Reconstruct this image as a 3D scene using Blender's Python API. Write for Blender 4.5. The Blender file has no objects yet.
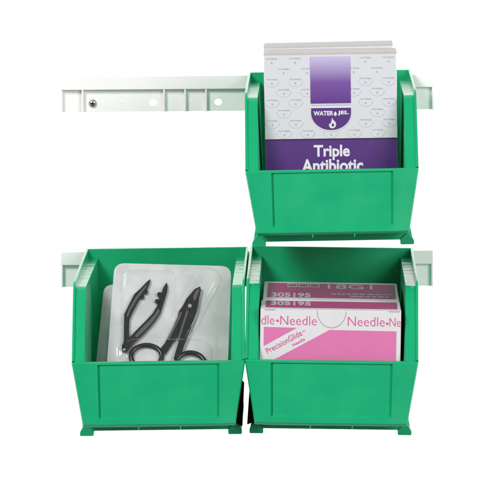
import bpy, bmesh, math, random
from mathutils import Vector, Matrix
random.seed(4)
U = 0.00081            # metres per photo pixel at the front of the bins
D = 4444.0             # camera distance in the same pixels
CX, CY = 313.0, -250.0 # optical axis
S = bpy.context.scene
COL = S.collection

# ------------------------------------------------------------------ helpers
def W(x, y, d):                      # world, from (x right, y down, d away)
    return Vector(((x-CX)*U, d*U, (250-y)*U))
def at(px, py, d):                   # a pixel's x,y on the upright plane d behind the front
    f = 1+d/D
    return CX+(px-CX)*f, CY+(py-CY)*f
def on_top(px, py, Y):               # a pixel's x,d on the level plane Y
    f = (Y-CY)/(py-CY)
    return CX+(px-CX)*f, (f-1)*D
def mesh_obj(name, bm, mat, parent=None, smooth=False, bevel=0, seg=2):
    bmesh.ops.remove_doubles(bm, verts=bm.verts, dist=1e-7)
    bmesh.ops.recalc_face_normals(bm, faces=bm.faces)
    me = bpy.data.meshes.new(name); bm.to_mesh(me); bm.free()
    me.materials.append(mat)
    o = bpy.data.objects.new(name, me); COL.objects.link(o)
    if parent: o.parent = parent
    if smooth:
        for p in me.polygons: p.use_smooth = True
    if bevel:
        b = o.modifiers.new('bevel', 'BEVEL'); b.width = bevel*U; b.segments = seg
        b.limit_method = 'ANGLE'; b.angle_limit = math.radians(35)
        b.harden_normals = True
        for p in me.polygons: p.use_smooth = True
    return o
def thing(name, label, cat, loc, group=None, rot=(0,0,0)):
    o = bpy.data.objects.new(name, None); COL.objects.link(o)
    o.empty_display_size = .02
    o.location = loc; o.rotation_euler = rot
    o['label'] = label; o['category'] = cat
    if group: o['group'] = group
    return o
def P(x, d, z): return Vector((x*U, d*U, z*U))      # local point from pixels
def loft(bm, A, B):
    a = [bm.verts.new(v) for v in A]; b = [bm.verts.new(v) for v in B]
    n = len(a)
    bm.faces.new(a); bm.faces.new(list(reversed(b)))
    for i in range(n):
        bm.faces.new((a[i], b[i], b[(i+1) % n], a[(i+1) % n]))
def slab(bm, pts, d0, d1):           # (x,z) polygon extruded in depth
    loft(bm, [P(x, d0, z) for x, z in pts], [P(x, d1, z) for x, z in pts])
def box(bm, x0, x1, d0, d1, z0, z1):
    slab(bm, [(x0,z0),(x1,z0),(x1,z1),(x0,z1)], d0, d1)
def sweep(bm, rings, closed=False):
    R = [[bm.verts.new(v) for v in r] for r in rings]
    n = len(R[0]); m = len(R)
    for i in range(m if closed else m-1):
        A, B = R[i], R[(i+1) % m]
        for j in range(n):
            bm.faces.new((A[j], A[(j+1) % n], B[(j+1) % n], B[j]))
    if not closed:
        bm.faces.new(R[0]); bm.faces.new(list(reversed(R[-1])))
def curve_geo(cu):
    o = bpy.data.objects.new('tmp', cu); COL.objects.link(o)
    dg = bpy.context.evaluated_depsgraph_get(); dg.update()
    me = bpy.data.meshes.new_from_object(o.evaluated_get(dg))
    vs = [tuple(v.co) for v in me.vertices]; fs = [tuple(p.vertices) for p in me.polygons]
    bpy.data.objects.remove(o); bpy.data.curves.remove(cu); bpy.data.meshes.remove(me)
    return vs, fs
def loops_geo(loops, ext):
    cu = bpy.data.curves.new('c', 'CURVE'); cu.dimensions = '2D'; cu.fill_mode = 'BOTH'; cu.extrude = ext
    for lp in loops:
        sp = cu.splines.new('POLY'); sp.points.add(len(lp)-1); sp.use_cyclic_u = True
        for i, (x, y) in enumerate(lp): sp.points[i].co = (x, y, 0, 1)
    return curve_geo(cu)
_tc = {}
def text_geo(s, w, h, ext=.12, bold=0.0):       # centred lettering, fitted to w x h pixels
    key = (s, bold)
    if key not in _tc:
        cu = bpy.data.curves.new('t', 'FONT'); cu.body = s; cu.size = 1; cu.extrude = .01; cu.offset = bold
        cu.resolution_u = 4
        _tc[key] = curve_geo(cu)
    vs, fs = _tc[key]
    xs = [v[0] for v in vs]; ys = [v[1] for v in vs]
    x0, x1, y0, y1 = min(xs), max(xs), min(ys), max(ys)
    k = lambda v: ((v[0]-(x0+x1)/2)/(x1-x0)*w, (v[1]-(y0+y1)/2)/(y1-y0)*h, ext if v[2] > 0 else -ext)
    return [k(v) for v in vs], fs
def xf(g, cx=0, cy=0, rot=0, sx=1):
    vs, fs = g; c, s = math.cos(rot), math.sin(rot)
    return [(cx+c*x*sx-s*y, cy+s*x*sx+c*y, z) for x, y, z in vs], fs
def add_geo(bm, g, fn):
    vs, fs = g
    V = [bm.verts.new(fn(*v)) for v in vs]
    for f in fs:
        try: bm.faces.new([V[i] for i in f])
        except ValueError: pass
def arc(cx, cy, rx, ry, a0, a1, n):
    return [(cx+rx*math.cos(math.radians(a0+(a1-a0)*i/n)), cy+ry*math.sin(math.radians(a0+(a1-a0)*i/n))) for i in range(n+1)]
def rrect(x0, x1, y0, y1, r, n=6):
    return (arc(x1-r, y1-r, r, r, 0, 90, n)+arc(x0+r, y1-r, r, r, 90, 180, n) +
            arc(x0+r, y0+r, r, r, 180, 270, n)+arc(x1-r, y0+r, r, r, 270, 360, n))

# ---------------------------------------------------------------- materials
def mat(name, col, rough=.4, metal=0, spec=.5, noise=0, nscale=60, bump=0, bscale=300, alpha=None, coat=0, rvar=0):
    m = bpy.data.materials.new(name); m.use_nodes = True
    nt = m.node_tree; b = nt.nodes['Principled BSDF']
    b.inputs['Base Color'].default_value = (*col, 1); b.inputs['Roughness'].default_value = rough
    b.inputs['Metallic'].default_value = metal; b.inputs['Specular IOR Level'].default_value = spec
    b.inputs['Coat Weight'].default_value = coat; b.inputs['Coat Roughness'].default_value = .1
    tc = nt.nodes.new('ShaderNodeTexCoord')
    if noise or rvar:
        n = nt.nodes.new('ShaderNodeTexNoise'); n.inputs['Scale'].default_value = nscale; n.inputs['Detail'].default_value = 6
        nt.links.new(tc.outputs['Object'], n.inputs['Vector'])
        if noise:
            r = nt.nodes.new('ShaderNodeMapRange'); r.inputs[1].default_value = .3; r.inputs[2].default_value = .7
            r.inputs[3].default_value = 1-noise; r.inputs[4].default_value = 1+noise
            nt.links.new(n.outputs['Fac'], r.inputs[0])
            mx = nt.nodes.new('ShaderNodeVectorMath'); mx.operation = 'SCALE'
            mx.inputs[0].default_value = col; nt.links.new(r.outputs[0], mx.inputs['Scale'])
            nt.links.new(mx.outputs[0], b.inputs['Base Color'])
        if rvar:
            r = nt.nodes.new('ShaderNodeMapRange'); r.inputs[1].default_value = .35; r.inputs[2].default_value = .65
            r.inputs[3].default_value = rough-rvar; r.inputs[4].default_value = rough+rvar
            nt.links.new(n.outputs['Fac'], r.inputs[0]); nt.links.new(r.outputs[0], b.inputs['Roughness'])
    if bump:
        n2 = nt.nodes.new('ShaderNodeTexNoise'); n2.inputs['Scale'].default_value = bscale; n2.inputs['Detail'].default_value = 3
        nt.links.new(tc.outputs['Object'], n2.inputs['Vector'])
        bp = nt.nodes.new('ShaderNodeBump'); bp.inputs['Strength'].default_value = bump; bp.inputs['Distance'].default_value = .0004
        nt.links.new(n2.outputs['Fac'], bp.inputs['Height']); nt.links.new(bp.outputs[0], b.inputs['Normal'])
    return m
GREEN = mat('green_plastic', (.003, .365, .152), .36, spec=.4, noise=.035, nscale=32, bump=.05, bscale=70, rvar=.09)
# moulded rim: fine cross ridges in the glossy top
RIM = mat('green_rim_plastic', (.004, .36, .150), .17, noise=.04, nscale=25)
nt = RIM.node_tree; tc = nt.nodes.new('ShaderNodeTexCoord'); mp = nt.nodes.new('ShaderNodeMapping')
mp.inputs['Scale'].default_value = (45, 75, 20)
nz = nt.nodes.new('ShaderNodeTexNoise'); nz.inputs['Scale'].default_value = 1; nz.inputs['Detail'].default_value = 3
bp = nt.nodes.new('ShaderNodeBump'); bp.inputs['Strength'].default_value = .8; bp.inputs['Distance'].default_value = .0012
nt.links.new(tc.outputs['Object'], mp.inputs[0]); nt.links.new(mp.outputs[0], nz.inputs['Vector'])
nt.links.new(nz.outputs['Fac'], bp.inputs['Height']); nt.links.new(bp.outputs[0], nt.nodes['Principled BSDF'].inputs['Normal'])
BLACK = mat('shade_and_slot_black', (.004, .003, .004), .8, spec=.1)  # black of the painted gap shade and of the screw slot
WHITE = mat('white_rail_plastic', (.90, .87, .87), .4, noise=.01, bump=.05, bscale=80)
STEEL = mat('screw_steel', (.55, .55, .57), .3, metal=1)
SILVER = mat('silver_card', (.74, .75, .785), .3, metal=.25, coat=.2, bump=.04, bscale=40)
CARD_EDGE = mat('grey_card_edge', (.42, .40, .385), .5, noise=.06, nscale=150)
PURPLE = mat('purple_ink', (.085, .028, .185), .35, coat=.2)
DKLINE = mat('dark_purple_ink', (.02, .012, .05), .4)
FAINT = mat('faint_lilac_ink', (.42, .40, .52), .5)
INKW = mat('white_ink', (.70, .69, .72), .45)
PINK = mat('pink_ink', (.66, .165, .38), .42, coat=.15, noise=.02)
PINKT = mat('pink_lettering_ink', (.64, .085, .29), .45)
MAG = mat('magenta_ink', (.40, .028, .17), .55, spec=.25, noise=.03)
CARDW = mat('white_card', (.67, .655, .67), .42, noise=.02, nscale=80)
GREYT = mat('pale_grey_ink', (.48, .42, .47), .4)
PAPER = mat('white_backing_paper', (.78, .77, .775), .5, noise=.17, nscale=38, bump=1.0, bscale=75)
nt = PAPER.node_tree; tl = nt.nodes.new('ShaderNodeBsdfTranslucent'); tl.inputs[0].default_value = (.85, .85, .85, 1)
mxs = nt.nodes.new('ShaderNodeMixShader'); mxs.inputs[0].default_value = .28
nt.links.new(nt.nodes['Principled BSDF'].outputs[0], mxs.inputs[1]); nt.links.new(tl.outputs[0], mxs.inputs[2])
nt.links.new(mxs.outputs[0], nt.nodes['Material Output'].inputs[0])
TOOL = mat('black_steel', (.006, .006, .008), .24, spec=.6, metal=.0, noise=.25, nscale=120, bump=.6, bscale=140)
TOOLF = mat('grey_steel', (.085, .09, .09), .4, metal=.2, noise=.15, nscale=120)  # lighter grey than TOOL, for the raised faces of the tools
# gradient of the printed purple block (artwork of the carton)
FADE = mat('printed_fade', (.3, .2, .4), .38, coat=.15)
nt = FADE.node_tree; tc = nt.nodes.new('ShaderNodeTexCoord'); sp = nt.nodes.new('ShaderNodeSeparateXYZ')
cr = nt.nodes.new('ShaderNodeValToRGB'); e = cr.color_ramp.elements
e[0].position = 0; e[0].color = (.10, .03, .22, 1); e[1].position = 1; e[1].color = (.52, .46, .68, 1)
k = e.new(.45); k.color = (.17, .07, .31, 1)
nt.links.new(tc.outputs['Generated'], sp.inputs[0]); nt.links.new(sp.outputs['Z'], cr.inputs[0])
nt.links.new(cr.outputs[0], nt.nodes['Principled BSDF'].inputs['Base Color'])
# clear blister plastic
CLEAR = bpy.data.materials.new('clear_plastic'); CLEAR.use_nodes = True
nt = CLEAR.node_tree; nt.nodes.clear()
out = nt.nodes.new('ShaderNodeOutputMaterial'); tr = nt.nodes.new('ShaderNodeBsdfTransparent'); tr.inputs[0].default_value = (.93, .935, .94, 1)
gl = nt.nodes.new('ShaderNodeBsdfGlossy'); gl.inputs['Roughness'].default_value = .07
lw = nt.nodes.new('ShaderNodeLayerWeight'); lw.inputs[0].default_value = .5
pw = nt.nodes.new('ShaderNodeMath'); pw.operation = 'POWER'; pw.inputs[1].default_value = 3.0
fr = nt.nodes.new('ShaderNodeMapRange'); fr.inputs[3].default_value = .08; fr.inputs[4].default_value = .75
nt.links.new(lw.outputs['Facing'], pw.inputs[0]); nt.links.new(pw.outputs[0], fr.inputs[0])
mx = nt.nodes.new('ShaderNodeMixShader')
nt.links.new(fr.outputs[0], mx.inputs[0]); nt.links.new(tr.outputs[0], mx.inputs[1]); nt.links.new(gl.outputs[0], mx.inputs[2])
nt.links.new(mx.outputs[0], out.inputs[0])

# --------------------------------------------------------------------- bin
def dup(root):
    r = root.copy(); COL.objects.link(r)
    for ch in list(root.children):
        c = ch.copy(); COL.objects.link(c); c.parent = r
        for g in ch.children:
            q = g.copy(); COL.objects.link(q); q.parent = c
    return r
ZB = 80      # the lip top is 80 px above the bin's base
def make_bin(label):
    t = thing('hanging_bin', label, 'storage bin', (0,0,0), 'green hanging bins on the rails')
    z = lambda v: v+ZB
    # body: side walls, back wall, floor
    bm = bmesh.new()
    prof = [(306,68),(50.5,68),(49.0,63.5),(11.5,1),(6,-61),(14,-65),(56,-68),(57,-75),(306,-75)]
    for s in (-1, 1):
        def xw(zz, off): return s*(76.8+(zz-68)*4/143-off)
        loft(bm, [P(xw(q,0), d, z(q)) for d, q in prof], [P(xw(q,2.4), d, z(q)) for d, q in prof])
    slab(bm, [(x, z(q)) for x, q in [(-86.4,80),(86.4,80),(86.4,63),(76.9,63),(73,-75.2),(-73,-75.2),(-76.9,63),(-86.4,63)]], 303.6, 308)
    box(bm, -73.4, 73.4, 56, 305, z(-67), z(-64))
    box(bm, -72.5, 72.5, 57, 305, z(-75.8), z(-73))
    box(bm, -74, 74, 8, 56, z(-64.8), z(-62))
    slab(bm, [(-73.4, z(-76.2)), (73.4, z(-76.2)), (73.6, z(-65.5)), (-73.6, z(-65.5))], 53.5, 58)
    mesh_obj('body', bm, GREEN, t, bevel=.7)
    # hanging hook at the back
    bm = bmesh.new()
    loft(bm, [P(-60,d,z(q)) for d,q in ((308,66),(316,66),(316,52),(313.5,52),(313.5,62),(308,62))],
             [P(60,d,z(q)) for d,q in ((308,66),(316,66),(316,52),(313.5,52),(313.5,62),(308,62))])
    mesh_obj('hook', bm, GREEN, t, bevel=.4)
    # rim: flange with a raised outer lip, swept down the open hopper
    for s in (-1, 1):
        path = [(303.5,70,0,10.0),(200,70,0,8.6),(120,70,0,7),(58,70,0,5.5)]
        for i in range(1, 7):
            a = math.radians(58.5*i/6); path.append((57-12*math.sin(a), 58+12*math.cos(a), a, 5.5-i*.45))
        a = math.radians(58.5)
        for tt in (20, 40, 60, 75.5):
            path.append((57-12*math.sin(a)-tt*math.cos(a), 58+12*math.cos(a)-tt*math.sin(a), a, 2.6))
        rings = []
        for d, q, a, h in path:
            nd, nz_ = -math.sin(a), math.cos(a)
            sec = [(74.0,0),(83.6,0),(84.2,.5),(84.2,h-.5),(84.8,h),(86.3,h),(86.9,h-.5),(86.9,-4.5),(84.8,-4.5),(84.6,-2.2),(74.0,-2.2)]
            rings.append([P(s*x, d+nd*o, z(q+nz_*o)) for x, o in sec])
        bm = bmesh.new(); sweep(bm, rings)
        o = mesh_obj('rim', bm, RIM, t, bevel=.35)
    # front panel with the recessed label slot
    xs = [-87.2,-86,-78,-66,-61,-60.4,-59.3,-58.8,-30,0,30,58.8,59.3,60.4,61,66,78,86,87.2]
    zs = [0,-.8,-2.2,-3.2,-30,-54.6,-56,-58.5,-62,-63.6,-65]
    def dep(i, j):
        x = abs(xs[i]); q = zs[j]
        d = 0 if x <= 66 else (x-66)*.14
        if x > 86.5: d += 1.6
        if x < 60.5 and -55 < q < -2.5: d += (3.2 if xs[i] < 0 else 2.5) if x > 59.0 else 1.7
        if j == 0: d += .9
        if q < -63: d += 1.2
        if q < -64: d += 2.4
        return d
    bm = bmesh.new()
    def hx(x, q):
        k = 1 if abs(x) > 70 else (.75 if abs(x) > 62 else .12)
        return x*(1+k*q*10.5/63/86.5)
    F = [[bm.verts.new(P(hx(x, q), dep(i, j), z(q))) for j, q in enumerate(zs)] for i, x in enumerate(xs)]
    B = [[bm.verts.new(P(hx(x, q), 9, z(q))) for j, q in enumerate(zs)] for i, x in enumerate(xs)]
    n, m = len(xs), len(zs)
    for i in range(n-1):
        for j in range(m-1):
            bm.faces.new((F[i][j], F[i+1][j], F[i+1][j+1], F[i][j+1]))
            bm.faces.new((B[i][j], B[i][j+1], B[i+1][j+1], B[i+1][j]))
        bm.faces.new((F[i][0], B[i][0], B[i+1][0], F[i+1][0]))
        bm.faces.new((F[i][-1], F[i+1][-1], B[i+1][-1], B[i][-1]))
    for j in range(m-1):
        bm.faces.new((F[0][j], F[0][j+1], B[0][j+1], B[0][j]))
        bm.faces.new((F[-1][j], B[-1][j], B[-1][j+1], F[-1][j+1]))
    fp = mesh_obj('front_panel', bm, GREEN, t, bevel=.3)
    # small ribs under the panel
    for x in (-20.5, 21.5):
        bm = bmesh.new(); box(bm, x-.6, x+.6, 1.6, 20, z(-67.5), z(-63.2)); mesh_obj('rib', bm, RIM, t, bevel=.2)
    # runners; their front ends are the feet
    for s in (-1, 1):
        bm = bmesh.new()
        sec = [(74.5,-50),(75.6,-50),(80.6,-75.6),(81.2,-76.6),(81.2,-80),(68.3,-80),(68.3,-75.5),(73,-73)]
        slab(bm, [(s*x, z(q)) for x, q in sec], 57, 235)
        rn = mesh_obj('runner', bm, GREEN, t, bevel=.5)
        bm = bmesh.new()
        sec = [(74.4,-69.5),(76.8,-68.6),(81.5,-76.0),(81.9,-77),(81.9,-80.3),(81,-80.8),(69,-80.8),(68,-80),(68,-75.6)]
        slab(bm, [(s*x, z(q)) for x, q in sec], 50, 57.5)
        mesh_obj('foot', bm, GREEN, rn, bevel=.5)
    return t
bin_r = make_bin('open green bin holding two white and pink needle boxes')
def put(b, cx, lip, tilt=0.0, roll=0.0):     # roll: degrees, right side up
    a = math.radians(roll)
    b.location = W(cx+ZB*math.sin(a), lip+ZB, 0); b.rotation_euler = (tilt, -a, 0)
bin_u = dup(bin_r); bin_u['label'] = 'upper green bin holding two silver and purple ointment cartons'
bin_l = dup(bin_r); bin_l['label'] = 'open green bin holding forceps and scissors in clear sealed trays'
put(bin_r, 331.7, 361.2, 0, -.75)
put(bin_l, 158.2, 362.1, 0, .75)
put(bin_u, 332, 169.9, -.011, 1.0)
# added black slabs standing in for the shade between the lower bins
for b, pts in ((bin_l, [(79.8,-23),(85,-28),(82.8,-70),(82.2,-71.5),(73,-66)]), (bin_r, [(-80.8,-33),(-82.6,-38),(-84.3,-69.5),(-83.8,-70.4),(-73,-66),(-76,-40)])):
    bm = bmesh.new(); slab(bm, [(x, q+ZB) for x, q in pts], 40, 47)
    o = mesh_obj('gap_shade', bm, BLACK, b, bevel=.2); o['label'] = 'black slab put in for the shade beside the bin'

# ------------------------------------------------------------------- rails
def make_rail(label, L, screw, holes, ribs):
    t = thing('wall_rail', label, 'rail', (0,0,0), 'white wall rails')
    H = 38.6
    bm = bmesh.new()
    box(bm, 0, L, 0, 16, H-14.2, H)          # top band
    mesh_obj('top_band', bm, WHITE, t, bevel=.5)
    loops = [[(0.3,.2),(L-.3,.2),(L-.3,H-14.0),(.3,H-14.0)]]
    for hx, hz in holes: loops.append(list(reversed(rrect(hx-4, hx+4, hz-3.4, hz+3.4, 3.3))))
    bm = bmesh.new()
    add_geo(bm, loops_geo(loops, 1.2), lambda x, y, z: P(x, 8-z, y))
    mesh_obj('back_plate', bm, WHITE, t)
    for bx, bz in ((64,13.5),(138,13.5),(158,13.5)):   # moulded bosses
        bm = bmesh.new()
        add_geo(bm, loops_geo([arc(bx,bz,4.6,4.2,0,345,23), list(reversed(arc(bx,bz,3.9,3.5,0,345,23)))], .15), lambda x,y,z: P(x, 6.7-z, y))
        mesh_obj('boss', bm, WHITE, t)
    for r in ribs:
        bm = bmesh.new(); box(bm, r-.9, r+.9, .6, 7.0, 0, H-14.1); mesh_obj('rib', bm, WHITE, t, bevel=.25)
    if screw:
        bm = bmesh.new(); sx, sz = screw
        rings = []
        for r, d in ((4.3,6.9),(4.3,5.6),(3.6,4.2),(2.0,3.5),(.7,3.4)):
            rings.append([P(sx+r*math.cos(a*math.pi/12), d, sz+r*math.sin(a*math.pi/12)) for a in range(24)])
        sweep(bm, rings); sc = mesh_obj('screw', bm, STEEL, t, smooth=True)
        bm = bmesh.new()
        box(bm, sx-2.4, sx+2.4, 3.1, 3.8, sz-.5, sz+.5); box(bm, sx-.5, sx+.5, 3.15, 3.85, sz-2.4, sz+2.4)
        mesh_obj('slot', bm, BLACK, sc)
    return t
RD = 317.0
def rail_x(px, px0): return (px-px0)*(1+RD/D)
p0 = 60.6; rb = [rail_x(p, p0) for p in (61.6, 82.6, 164, 185.2, 206.2, 288, 309, 330, 411.5, 432.9)]
L = rail_x(433.9, p0)
up = make_rail('white rail with a steel screw, behind the upper green bin', L, (rail_x(92.6,p0), 9.6), [(rail_x(153,p0), 9.8), (rail_x(218,p0), 9.8), (rail_x(340,p0), 9.8)], rb)
x, y = at(p0, 113.0, RD); up.location = W(x, y, RD); up.rotation_euler = (0, -math.radians(.48), 0)
p1 = 61.0; rb1 = [rail_x(p, p1) for p in (62.0, 90, 164, 185.2, 206.2, 288, 309, 330, 405, 432.2)]
lo = make_rail('white rail behind the two lower green bins', rail_x(433.2, p1), None, [], rb1)
x, y = at(p1, 288, RD); lo.location = W(x, y, RD); lo.rotation_euler = (0, -math.radians(.2), 0)

# ----------------------------------------------------- ointment cartons
def carton(label, pxl, pxr, ytop, d0, d1, floorY, roll=0):
    xl, _ = at(pxl, 0, d0); xr, _ = at(pxr, 0, d0)
    cx = (xl+xr)/2; w = (xr-xl)/2; h = floorY-ytop
    t = thing('ointment_carton', label, 'carton', W(cx, floorY, d0), 'silver and purple ointment cartons', (0, roll, 0))
    dd = d1-d0
    bm = bmesh.new()
    box(bm, -w, w, 0, dd, 0, h-1.6)
    mesh_obj('box', bm, SILVER, t, bevel=.7)
    bm = bmesh.new()                       # tucked lid with rounded front fold
    pr = [(0-.15,h-1.9)]+[(1.7-1.85*math.cos(a), h-1.7+1.7*math.sin(a)) for a in [i*math.pi/12 for i in range(7)]]+[(dd-1,h),(dd+.1,h-1),(dd+.1,h-3.2)]
    loft(bm, [P(-w-.25,d,q) for d,q in pr], [P(w+.25,d,q) for d,q in pr])
    mesh_obj('lid', bm, CARD_EDGE, t, bevel=.2)
    a = math.radians(.8); t.rotation_euler = (0, roll-a, 0); t.location.x += math.sin(a)*(h*.6)*U
    return t, cx, w, h
FLU = 235.4
c1, ccx, cw, ch = carton('front silver and purple carton with Triple Antibiotic in white', 264.6, 397.4, 57.0, 66, 126, FLU)
c2, *_ = carton('rear silver carton, its top edge showing behind the front one', 266.2, 395.0, 53.8, 128, 186, FLU+1.2, -math.radians(.45))
def art(name, geos, m, off=.35, d0=66, root=c1, rcx=None, fl=FLU):
    bm = bmesh.new()
    for g in geos:
        add_geo(bm, g, lambda x, y, z: P(x, -off-z, y))
    return mesh_obj(name, bm, m, root)
def f1(px, py):                            # pixel to the carton's front face
    x, y = at(px, py, 66); return x-ccx, FLU-y
def each(fn, name, geos, *a, **k):
    return [fn(name, [q], *a, **k) for q in geos]
def poly(pts, fn=f1, e=.1): return loops_geo([[fn(*p) for p in pts]], e)
def txt(s, px0, px1, py0, py1, fn=f1, bold=0.0, e=.1):
    a = fn(px0, py0); b = fn(px1, py1)
    return xf(text_geo(s, b[0]-a[0], a[1]-b[1], e, bold), (a[0]+b[0])/2, (a[1]+b[1])/2)
L0, R0 = 264.9, 397.1
art('purple_band', [poly([(L0,139.6),(R0,139.6),(R0,215),(L0,215)])], PURPLE)
art('band_line', [poly([(L0,138.4),(R0,138.4),(R0,139.7),(L0,139.7)])], DKLINE, .42)
art('printed_block', [poly([(310.9,56.4),(351.2,56.4),(351.2,103.2),(310.9,103.2)])], FADE, .5)
each(art, 'lettering', [txt('Triple', 313.4, 349.4, 144.8, 160.0, bold=.03)], INKW, .6)
each(art, 'lettering', [txt('Antibiotic', 301.0, 362.6, 158.8, 172.0, bold=.03)], INKW, .6)
em = arc(331.2, 107.4, 20.2, 22.6, 0, 180, 28)
def shield(cx, cy, rx, ry): return [(cx+rx*math.cos(a), cy+ry*math.sin(a)) for a in [math.pi*i/28 for i in range(29)]]
art('emblem', [poly([(352,107),(310.4,107)][::-1] and shield(331.2,112,20.8,19.2)+[(310.4,106.8),(352,106.8)])], INKW, .5)
art('emblem', [poly(shield(331.2,112.6,20.0,17.4)+[(311.2,107.8),(351.2,107.8)])], PURPLE, .74)
each(art, 'lettering', [txt('WATER', 313.6, 333.6, 110.8, 115.4, bold=.035), txt('JEL', 337.8, 349.0, 110.8, 115.4, bold=.035),
                  poly([(335.4,111.2),(337.2,113.8),(335.4,116.4),(333.8,113.8)])], INKW, .97)
drop = [(332.2,117.4),(333.0,119.6),(335.4,122),(336.2,124.6),(335,127.2),(332.6,128.4),(330,127.6),(328.9,125.2),(329.6,122.8),(330.4,124.2),(331.4,121.4)]
art('emblem', [poly(drop)], INKW, .97)
art('emblem', [poly([(332.6,122.6),(334.4,124.8),(333.0,126.8),(331.4,125.6)])], PURPLE, 1.17)
art('printed_line', [poly([(311.6,104.6),(350.8,104.6),(350.8,105.2),(311.6,105.2)])], FAINT, .4)
g = []
row = 0; py = 58.2
def hid(a, b, yy):                          # the block and the emblem lie over the pattern
    return (b > 310 and a < 352 and yy < 133) and not (yy > 130)
while py < 137:
    x0 = 272.6+(11.7 if row % 2 else 0)
    for kx in range(-1, 6):
        cx = x0+23.35*kx
        a, b = cx-6.6, cx+6.6
        if a < L0+.5 or b > R0-.5: continue
        if 312 < cx < 350 and py < 130: continue
        if b > 312 and a < 350 and 99 < py < 130: continue
        g.append(txt('WATERJEL', cx-6.0, cx+6.0, py-.9, py+.9))
        if 74 < py < 131:
            ring = [(cx+7.4*math.cos(a_), py+1.2+6.2*math.sin(a_)) for a_ in [math.pi*i/12 for i in range(13)]]
            ring2 = [(cx+7.2*math.cos(a_), py+1.2+6.0*math.sin(a_)) for a_ in [math.pi*i/12 for i in range(13)]]
            g.append(poly(ring+ring2[::-1]))
        if py < 131:
            g.append(poly([(cx,py+2.4),(cx+1.0,py+4.0),(cx,py+5.2),(cx-1.0,py+4.0)]))
    row += 1; py += 10.35
art('printed_pattern', g, FAINT, .2)

# ---------------------------------------------------------- needle boxes
FLL = 361.8+64
def needle_box(label, pxl, pxr, Ytop, d0, d1):
    xl, _ = at(pxl, 0, d0); xr, _ = at(pxr, 0, d0); cx = (xl+xr)/2; w = (xr-xl)/2
    t = thing('needle_box', label, 'box', W(cx, FLL, d0), 'white and pink needle boxes')
    bm = bmesh.new(); box(bm, -w, w, 0, d1-d0, 0, FLL-Ytop); mesh_obj('carton', bm, CARDW, t, bevel=.5)
    a = math.radians(.95); t.rotation_euler = (0, a, 0); t.location.x -= math.sin(a)*(FLL-Ytop)*.85*U; t.location.z += .0006
    return t, cx, w
YA, YB = 313.4, 312.8
DA0, DA1, DB0, DB1 = 20, 92.5, 94.5, 247
nA, ax, aw = needle_box('front white and pink box reading Needle, with a thumb notch', 260.2, 401.0, YA, DA0, DA1)
nB, bx_, bw = needle_box('rear needle box with magenta top reading 305195 and 18G1', 262.4, 399.2, YB, DB0, DB1)
def fA(px, py):
    x, y = at(px, py, DA0); return x-ax, FLL-y
def artA(name, geos, m, off=.3):
    bm = bmesh.new()
    for g in geos: add_geo(bm, g, lambda x, y, z: P(x, -off-z, y))
    return mesh_obj(name, bm, m, nA)
lo_y = 380
artA('pink_panel', [poly([(264.0,328.6),(296.5,329.0),(264.0,347.6)], fA)], PINK)
artA('pink_panel', [poly([(329.6,330.6),(396.4,331.0),(396.4,lo_y),(262.5,lo_y),(262.5,366.5),(278.4,359.0)], fA)], PINK)
# lettering on the front
def blip(px, py, r, fn=fA): return poly(arc(px, py, r, r, 0, 350, 14), fn)
each(artA, 'lettering', [txt('dle', 261.3, 274.2, 317.0, 326.0, fA, -.012), blip(277.4, 322.2, 1.3), txt('Needle', 280.2, 316.6, 317.2, 326.2, fA, -.012)], PINKT)
each(artA, 'lettering', [txt('Needle', 347.8, 384.6, 317.0, 326.2, fA, -.012), blip(387.2, 323.4, 1.3), txt('Ne', 389.4, 400.6, 317.6, 326.2, fA, -.012)], PINKT)
pa = fA(266.8, 353.0); pb = fA(301.4, 333.6)
an = math.atan2(pb[1]-pa[1], pb[0]-pa[0]); ln = math.hypot(pb[0]-pa[0], pb[1]-pa[1])
each(artA, 'lettering', [xf(text_geo('PrecisionGlide', ln, 5.8), (pa[0]+pb[0])/2, (pa[1]+pb[1])/2, an),
                   xf(text_geo('TM', 2.6, 1.4), *fA(303.6, 332.4), an),
                   xf(text_geo('Needle', 13.6, 3.0), *fA(298.8, 343.2), an)], PINKT)
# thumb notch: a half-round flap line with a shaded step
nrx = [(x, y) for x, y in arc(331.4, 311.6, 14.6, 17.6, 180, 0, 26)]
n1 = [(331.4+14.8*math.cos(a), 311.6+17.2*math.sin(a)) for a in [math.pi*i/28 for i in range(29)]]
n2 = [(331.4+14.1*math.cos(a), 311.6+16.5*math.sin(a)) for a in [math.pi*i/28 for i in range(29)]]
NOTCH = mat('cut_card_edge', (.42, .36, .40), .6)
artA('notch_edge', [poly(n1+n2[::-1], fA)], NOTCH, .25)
artA('notch_flap', [poly([(x, y) for x, y in n2], fA, .3)], CARDW, .35)
for a_, b_ in ((264.5, 275), (388.5, 399.5)):
    artA('slit', [poly([(a_,310.9),(b_,310.9),(b_,311.9),(a_,311.9)], fA)], NOTCH, .2)
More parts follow.
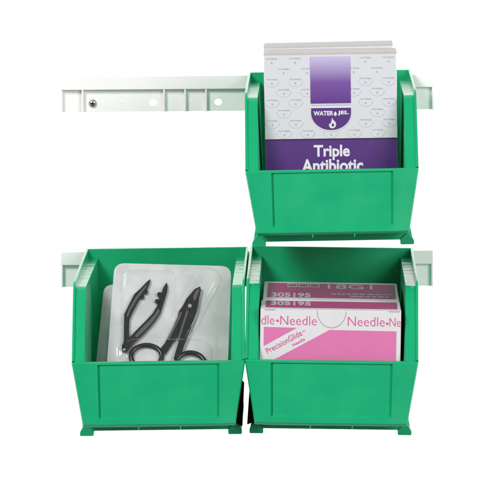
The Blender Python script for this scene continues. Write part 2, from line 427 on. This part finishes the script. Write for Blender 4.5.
# tops: printed level faces
def artT(name, geos, m, root, cx, d0, Y, off=.3):
    bm = bmesh.new()
    for g in geos: add_geo(bm, g, lambda x, y, z: P(x-cx, y-d0, FLL-Y+off+z))
    return mesh_obj(name, bm, m, root)
fB = lambda px, py: on_top(px, py, YB)
fT = lambda px, py: on_top(px, py, YA)
def txtT(s, px0, px1, py0, py1, fn, bold=0.0):     # py0 far, py1 near
    a = fn((px0+px1)/2, py0); b = fn((px0+px1)/2, py1); x0 = fn(px0, (py0+py1)/2)[0]; x1 = fn(px1, (py0+py1)/2)[0]
    return xf(text_geo(s, x1-x0, a[1]-b[1], .1, bold), (x0+x1)/2, (a[1]+b[1])/2)
artT('magenta_panel', [poly([(268.2,284.9),(394.4,284.9),(395.6,298.8),(266.8,298.8)], fB)], MAG, nB, bx_, DB0, YB)
each(artT, 'lettering', [txtT('18G1', 327.5, 372, 285.6, 290.0, fB), txtT('305195', 271, 310.4, 294.6, 298.9, fB, .03)], GREYT, nB, bx_, DB0, YB, .55)
fr_ = []
for a, b in ((287.2, 297), (298.2, 308.5), (309.7, 319.4)):
    fr_.append(loops_geo([[fB(a,285.3),fB(b,285.3),fB(b,288.7),fB(a,288.7)], [fB(a+.9,285.9),fB(a+.9,288.2),fB(b-.9,288.2),fB(b-.9,285.9)]], .1))
    0 and fr_.append(poly([(a+3,286.6),(b-3,286.6),(b-3,287.4),(a+3,287.4)], fB))
each(artT, 'printed_symbol', fr_, GREYT, nB, bx_, DB0, YB, .55)
def dashes(x0, x1, y, hh, fn):        # rows of print too small to read
    out = []; x = x0
    while x < x1-1:
        w_ = min(random.choice((3.2, 4.6, 6.0, 7.4)), x1-x)
        k = x
        while k < x+w_-.5:
            out.append(poly([(k, y-hh*random.uniform(.7, 1.2)), (k+.75, y-hh), (k+.75, y+hh), (k, y+hh)], fn)); k += 1.15
        x += w_+1.3
    return out
artT('small_print', dashes(331.5, 390.5, 295.1, .5, fB)+dashes(350, 390.5, 297.4, .5, fB), GREYT, nB, bx_, DB0, YB, .55)
artT('magenta_panel', [poly([(266,302.6),(396.4,302.6),(397,309.0),(265.4,309.0)], fT)], MAG, nA, ax, DA0, YA)
each(artT, 'lettering', [txtT('305195', 270.6, 310.6, 303.2, 307.2, fT, .03)], GREYT, nA, ax, DA0, YA, .55)

# -------------------------------------------------------- blister trays
FLT = 362.9+64
TH = math.radians(30); T0 = 40.0; TX = 168.0
def on_tray(px, py, w=0.0):
    # ray against the leaning plane (w = lift off the paper, towards the camera)
    k = math.tan(TH); d = 80.0
    base = T0-w/math.cos(TH)
    for _ in range(30):
        f = 1+d/D; Y = CY+(py-CY)*f; d = base+(FLT-Y)*k
    f = 1+d/D; X = CX+(px-CX)*f; Y = CY+(py-CY)*f
    # coordinates along the plane of the sheet
    v = (FLT-Y)*math.cos(TH)+(d-T0)*math.sin(TH)
    return X-TX, v
def Q(u, v, w): return Vector((u*U, -w*U, v*U))
tr1 = thing('instrument_tray', 'front clear sealed tray on white paper, holding the black forceps and scissors', 'tray', W(TX, FLT, T0), 'clear sealed instrument trays', (-TH, 0, 0))
a = on_tray(115, 263.4); b = on_tray(230.5, 268); c = on_tray(107.2, 361); d_ = on_tray(228.0, 361)
def lerp(p, q, t): return (p[0]+(q[0]-p[0])*t, p[1]+(q[1]-p[1])*t)
def extend(top, bot): t = (top[1]-4)/(top[1]-bot[1]); return lerp(top, bot, t)
TLc, TRc, BLc, BRc = on_tray(114.6, 263.2), on_tray(231.2, 266.4), None, None
BLc = extend(TLc, c); BRc = extend(TRc, d_)
def round_poly(pts, r, n=7):
    out = []
    m = len(pts)
    for i in range(m):
        p = Vector(pts[i]); q = Vector(pts[i-1]); s = Vector(pts[(i+1) % m])
        e1 = (q-p).normalized(); e2 = (s-p).normalized()
        A = p+e1*r; B = p+e2*r
        for j in range(n+1):
            t = j/n; z = (1-t)**2*A+2*t*(1-t)*p+t*t*B; out.append((z.x, z.y))
    return out
outline = round_poly([TLc, BLc, BRc, TRc], 11)
bm = bmesh.new(); add_geo(bm, loops_geo([outline], .5), lambda x, y, z: Q(x, y, z)); mesh_obj('paper_backing', bm, PAPER, tr1)
# clear shell as a fine height field
def sd_caps(p, a, b, r):
    pa = p-a; ba = b-a; h = max(0, min(1, pa.dot(ba)/ba.dot(ba))); return (pa-ba*h).length-r
def sd_rbox(p, c, hx, hy, r):
    qx = abs(p.x-c.x)-hx+r; qy = abs(p.y-c.y)-hy+r
    return math.hypot(max(qx,0), max(qy,0))+min(max(qx,qy),0)-r
V2 = lambda t: Vector(t)
cA, cB = V2(on_tray(207.5, 279)), V2(on_tray(170, 350))
fc0, fc1 = V2(on_tray(123, 352)), V2(on_tray(174, 271.5))
bc0, bc1 = V2(on_tray(124, 400)), V2(on_tray(209, 342))
gc0, gc1 = V2(on_tray(117, 420)), V2(on_tray(222, 270.5))
def step(s, e=1.6): t = max(0, min(1, .5-s/(2*e))); return t*t*(3-2*t)
def height(x, y):
    p = Vector((x, y))
    h = 1.0*step(sd_rbox(p, (gc0+gc1)/2, abs(gc1.x-gc0.x)/2, abs(gc1.y-gc0.y)/2, 8), 1.2)
    h = max(h, 8*step(sd_caps(p, cA, cB, 11.5)))
    h = max(h, 7*step(sd_rbox(p, (fc0+fc1)/2, abs(fc1.x-fc0.x)/2, abs(fc1.y-fc0.y)/2, 6)))
    h = max(h, 10*step(sd_rbox(p, (bc0+bc1)/2, abs(bc1.x-bc0.x)/2, abs(bc1.y-bc0.y)/2, 9)))
    from mathutils import noise as mn
    h = max(h, 3*step(sd_rbox(p, (gc0+gc1)/2, abs(gc1.x-gc0.x)/2-4.5, abs(gc1.y-gc0.y)/2-4, 6), 1.0))
    return 1.0+h+.9*mn.noise(Vector((x*.06, y*.035, 1.7)))+.28*mn.noise(Vector((x*.22, y*.12, 5.1)))
NX, NY = 110, 150
bm = bmesh.new(); grid = []
for i in range(NX+1):
    colv = []
    for j in range(NY+1):
        s, t = i/NX, j/NY
        l = lerp(BLc, TLc, t); r = lerp(BRc, TRc, t); p = lerp(l, r, s)
        # pull the corners in to follow the rounded sheet
        ex = 0
        if t > .94:
            q = (t-.94)/.06; ex = 6.5*(1-math.sqrt(max(0, 1-q*q)))
        if t < .06:
            q = (.06-t)/.06; ex = 6.5*(1-math.sqrt(max(0, 1-q*q)))
        wdt = r[0]-l[0]; x = (l[0]+ex)+(wdt-2*ex)*s; y = p[1]
        x = x*0.996; 
        colv.append(bm.verts.new(Q(x, y, height(x, y))))
    grid.append(colv)
for i in range(NX):
    for j in range(NY):
        bm.faces.new((grid[i][j], grid[i+1][j], grid[i+1][j+1], grid[i][j+1]))
mesh_obj('clear_cover', bm, CLEAR, tr1, smooth=True)
tr2 = dup(tr1)
tr2['label'] = 'rear clear sealed tray, mostly hidden behind the front tray'
tr2.location = W(TX-13.5, FLT, 64); tr2.rotation_euler = (-math.radians(46), 0, 0)

# ------------------------------------------------------- forceps, scissors
rot = (-TH, 0, 0)
fo = thing('forceps', 'black plastic forceps with two notched tips, left in the clear tray', 'forceps', W(TX, FLT, T0), None, rot)
sc = thing('scissors', 'black scissors with finger loops, right in the clear tray', 'scissors', W(TX, FLT, T0), None, rot)
def plate(name, pts, m, parent, w0, w1, bev=.5, wl=3.0):
    bm = bmesh.new()
    g = loops_geo([[on_tray(px, py, wl) for px, py in pts]], (w1-w0)/2)
    add_geo(bm, g, lambda x, y, z: Q(x, y, (w0+w1)/2+z))
    return mesh_obj(name, bm, m, parent, bevel=bev)
def plate_bmp(cx, cy, r, n=10): return arc(cx, cy, r, r, 0, 324, n-1)
armL = [(150.8,279.4),(149.6,284),(147.2,289.6),(148.0,292.0),(146.6,294.4),(144.0,293.8),(143.8,295.6),(144.4,297.6),(142.4,299.4),(140.2,298.6),
        (137.8,303),(133,312),(129.4,320),(129.0,330),(129.2,338),(128.2,346),(125.6,352.2),(122.4,352.0),(121.6,348),(123.8,341),(123.9,328),(124.2,315),(128.6,306),(134.2,295),(141.5,288.2),(146.5,282.8)]
armR = [(166.9,282.6),(167.6,287),(167.2,292),(163.9,303),(160.6,313.4),(155.6,321),(150.6,327.4),(142,336.4),(134,343.6),(127.6,350.8),(124.2,352.2),(123.0,349),(126.4,343),(131,336.6),(137.2,330),(145.6,321.6),(152.4,314.4),(156.6,307.4),
        (158.4,303),(156.4,303.6),(154.8,302.4),(155.2,300.2),(157.0,299.6),(158.6,300),(159.6,296.6),(157.6,296.6),(157.0,294.4),(158.2,292.8),(160.2,292.8),(161.6,293.2),(163.2,288.4)]
plate('arm', armL, TOOL, fo, 1.2, 5.2); plate('arm', armR, TOOL, fo, 1.4, 5.0)
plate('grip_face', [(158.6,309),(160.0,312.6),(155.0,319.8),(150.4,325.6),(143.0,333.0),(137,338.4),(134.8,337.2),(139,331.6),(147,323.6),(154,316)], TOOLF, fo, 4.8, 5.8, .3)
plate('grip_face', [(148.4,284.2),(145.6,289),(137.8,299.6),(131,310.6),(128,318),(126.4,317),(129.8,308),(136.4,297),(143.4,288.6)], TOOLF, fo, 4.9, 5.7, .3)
plate('hinge', arc(125.0,348.4,3.4,4.2,0,340,16), TOOL, fo, 1.0, 6.0)
plate('rivet', arc(124.4,350.6,1.0,1.0,0,340,10), STEEL, fo, 5.9, 6.6, .1)
# scissors
bladeA = [(200.4,287.6),(201.0,291),(199.4,298),(198.2,306),(196.4,313),(193.6,321.6),(190.8,329.6),(187.4,338),(184.4,346),(182.6,352),(178.2,360),(173.6,360),(175.6,353),(177.4,347),(180.2,338),(183.0,329),(184.8,321.6),(185.6,313),(187.4,305),(190.4,296),(195.4,290)]
bladeB = [(194.6,289.2),(197.6,288.0),(197.6,293),(193.8,303),(189.4,314),(185.2,322),(180.4,330.4),(174.8,339.6),(171.0,346.4),(166.6,353.0),(162.6,357.0),(158.4,353.6),(160.4,348.6),(164.6,343.6),(168.6,336),(172.6,328.4),(177.6,317),(178.8,311.6),(182.8,306),(186.4,299)]
plate('blade', bladeB, TOOL, sc, 1.2, 4.0, .6); plate('blade', bladeA, TOOL, sc, 3.9, 7.0, .7)
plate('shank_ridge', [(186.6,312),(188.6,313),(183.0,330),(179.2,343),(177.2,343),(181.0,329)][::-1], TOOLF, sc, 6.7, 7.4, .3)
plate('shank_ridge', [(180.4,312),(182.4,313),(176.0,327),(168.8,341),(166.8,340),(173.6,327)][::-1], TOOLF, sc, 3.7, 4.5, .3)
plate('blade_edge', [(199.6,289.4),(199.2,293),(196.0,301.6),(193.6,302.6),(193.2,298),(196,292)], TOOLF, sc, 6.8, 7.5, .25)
plate('pivot_collar', arc(190.0,307.8,4.2,4.2,0,340,16), TOOL, sc, 6.6, 7.6, .5)
pv = plate('pivot_screw', arc(190.0,307.6,1.9,1.9,0,340,16), STEEL, sc, 7.4, 8.4, .3)
def loop_ring(name, px, py, rx, ry, rt, wc):
    cu, cv = on_tray(px, py, 3)
    bm = bmesh.new(); rings = []
    for i in range(40):
        a = 2*math.pi*i/40; ring = []
        for j in range(10):
            b = 2*math.pi*j/10; rr = rt*math.cos(b)
            ring.append(Q(cu+(rx+rr)*math.cos(a), cv+(ry+rr)*math.sin(a), wc+rt*.85*math.sin(b)))
        rings.append(ring)
    sweep(bm, rings, closed=True); return mesh_obj(name, bm, TOOL, sc, smooth=True)
loop_ring('finger_loop', 146.4, 356.6, 15.6, 12.4, 2.5, 3.4)
loop_ring('finger_loop', 190.4, 366.4, 15.2, 14.4, 2.5, 4.6)

# ------------------------------------------------------------------- world
w = bpy.data.worlds.new("World"); S.world = w; w.use_nodes = True
nt = w.node_tree; bg = nt.nodes['Background']
tc = nt.nodes.new('ShaderNodeTexCoord'); sp = nt.nodes.new('ShaderNodeSeparateXYZ')
cr = nt.nodes.new('ShaderNodeMapRange'); cr.inputs[1].default_value = -.15; cr.inputs[2].default_value = .35
cr.inputs[3].default_value = .25; cr.inputs[4].default_value = 1.0; cr.interpolation_type = 'SMOOTHSTEP'
nt.links.new(tc.outputs['Generated'], sp.inputs[0]); nt.links.new(sp.outputs['Y'], cr.inputs[0])
cb = nt.nodes.new('ShaderNodeCombineColor')
for i in range(3): nt.links.new(cr.outputs[0], cb.inputs[i])
nt.links.new(cb.outputs[0], bg.inputs['Color']); bg.inputs['Strength'].default_value = 1.02
def area(name, loc, target, size, power, col=(1,1,1)):
    l = bpy.data.lights.new(name, 'AREA'); l.shape = 'RECTANGLE'; l.size, l.size_y = size; l.energy = power; l.color = col
    o = bpy.data.objects.new(name, l); COL.objects.link(o); o.location = loc
    o.rotation_euler = (Vector(target)-Vector(loc)).to_track_quat('-Z', 'Y').to_euler()
    return o
area('softbox_key', (-1.5, -2.5, 2.0), (0, 0, 0), (1.0, 1.0), 88, (1, .995, .985))
area('softbox_fill', (1.5, -2.5, .9), (0, 0, -.05), (1.3, 1.3), 54)
# white studio backdrop well behind the rails, whitened by two added off-frame lamps
bm = bmesh.new()
loft(bm, [Vector((-3, 1.6, 2.8)), Vector((3, 1.6, 2.8)), Vector((3, 1.6, -2.2)), Vector((-3, 1.6, -2.2))],
         [Vector((-3, 1.63, 2.8)), Vector((3, 1.63, 2.8)), Vector((3, 1.63, -2.2)), Vector((-3, 1.63, -2.2))])
bd = mesh_obj('backdrop', bm, mat('white_backdrop', (.9, .9, .9), .9, spec=.1), None)
bd['kind'] = 'structure'
area('added_backdrop_lamp', (-1.6, .55, .2), (-.3, 1.6, 0), (.5, 1.6), 27)
area('added_backdrop_lamp', (1.6, .55, .2), (.3, 1.6, 0), (.5, 1.6), 27)

cam = bpy.data.cameras.new('camera'); co = bpy.data.objects.new('camera', cam); COL.objects.link(co)
co.location = (0, -D*U, (250-CY)*U); co.rotation_euler = (math.radians(90), 0, 0)
cam.sensor_width = 36; cam.lens = 36*D/500; cam.shift_x = (250-CX)/500; cam.shift_y = -(250-CY)/500
cam.clip_end = 50; cam.clip_start = .1
S.camera = co
S.view_settings.view_transform = 'Standard'; S.view_settings.look = 'None'
S.view_settings.exposure = 0; S.view_settings.gamma = 1
S.render.engine = 'CYCLES'
S.cycles.max_bounces = 8; S.cycles.transparent_max_bounces = 16
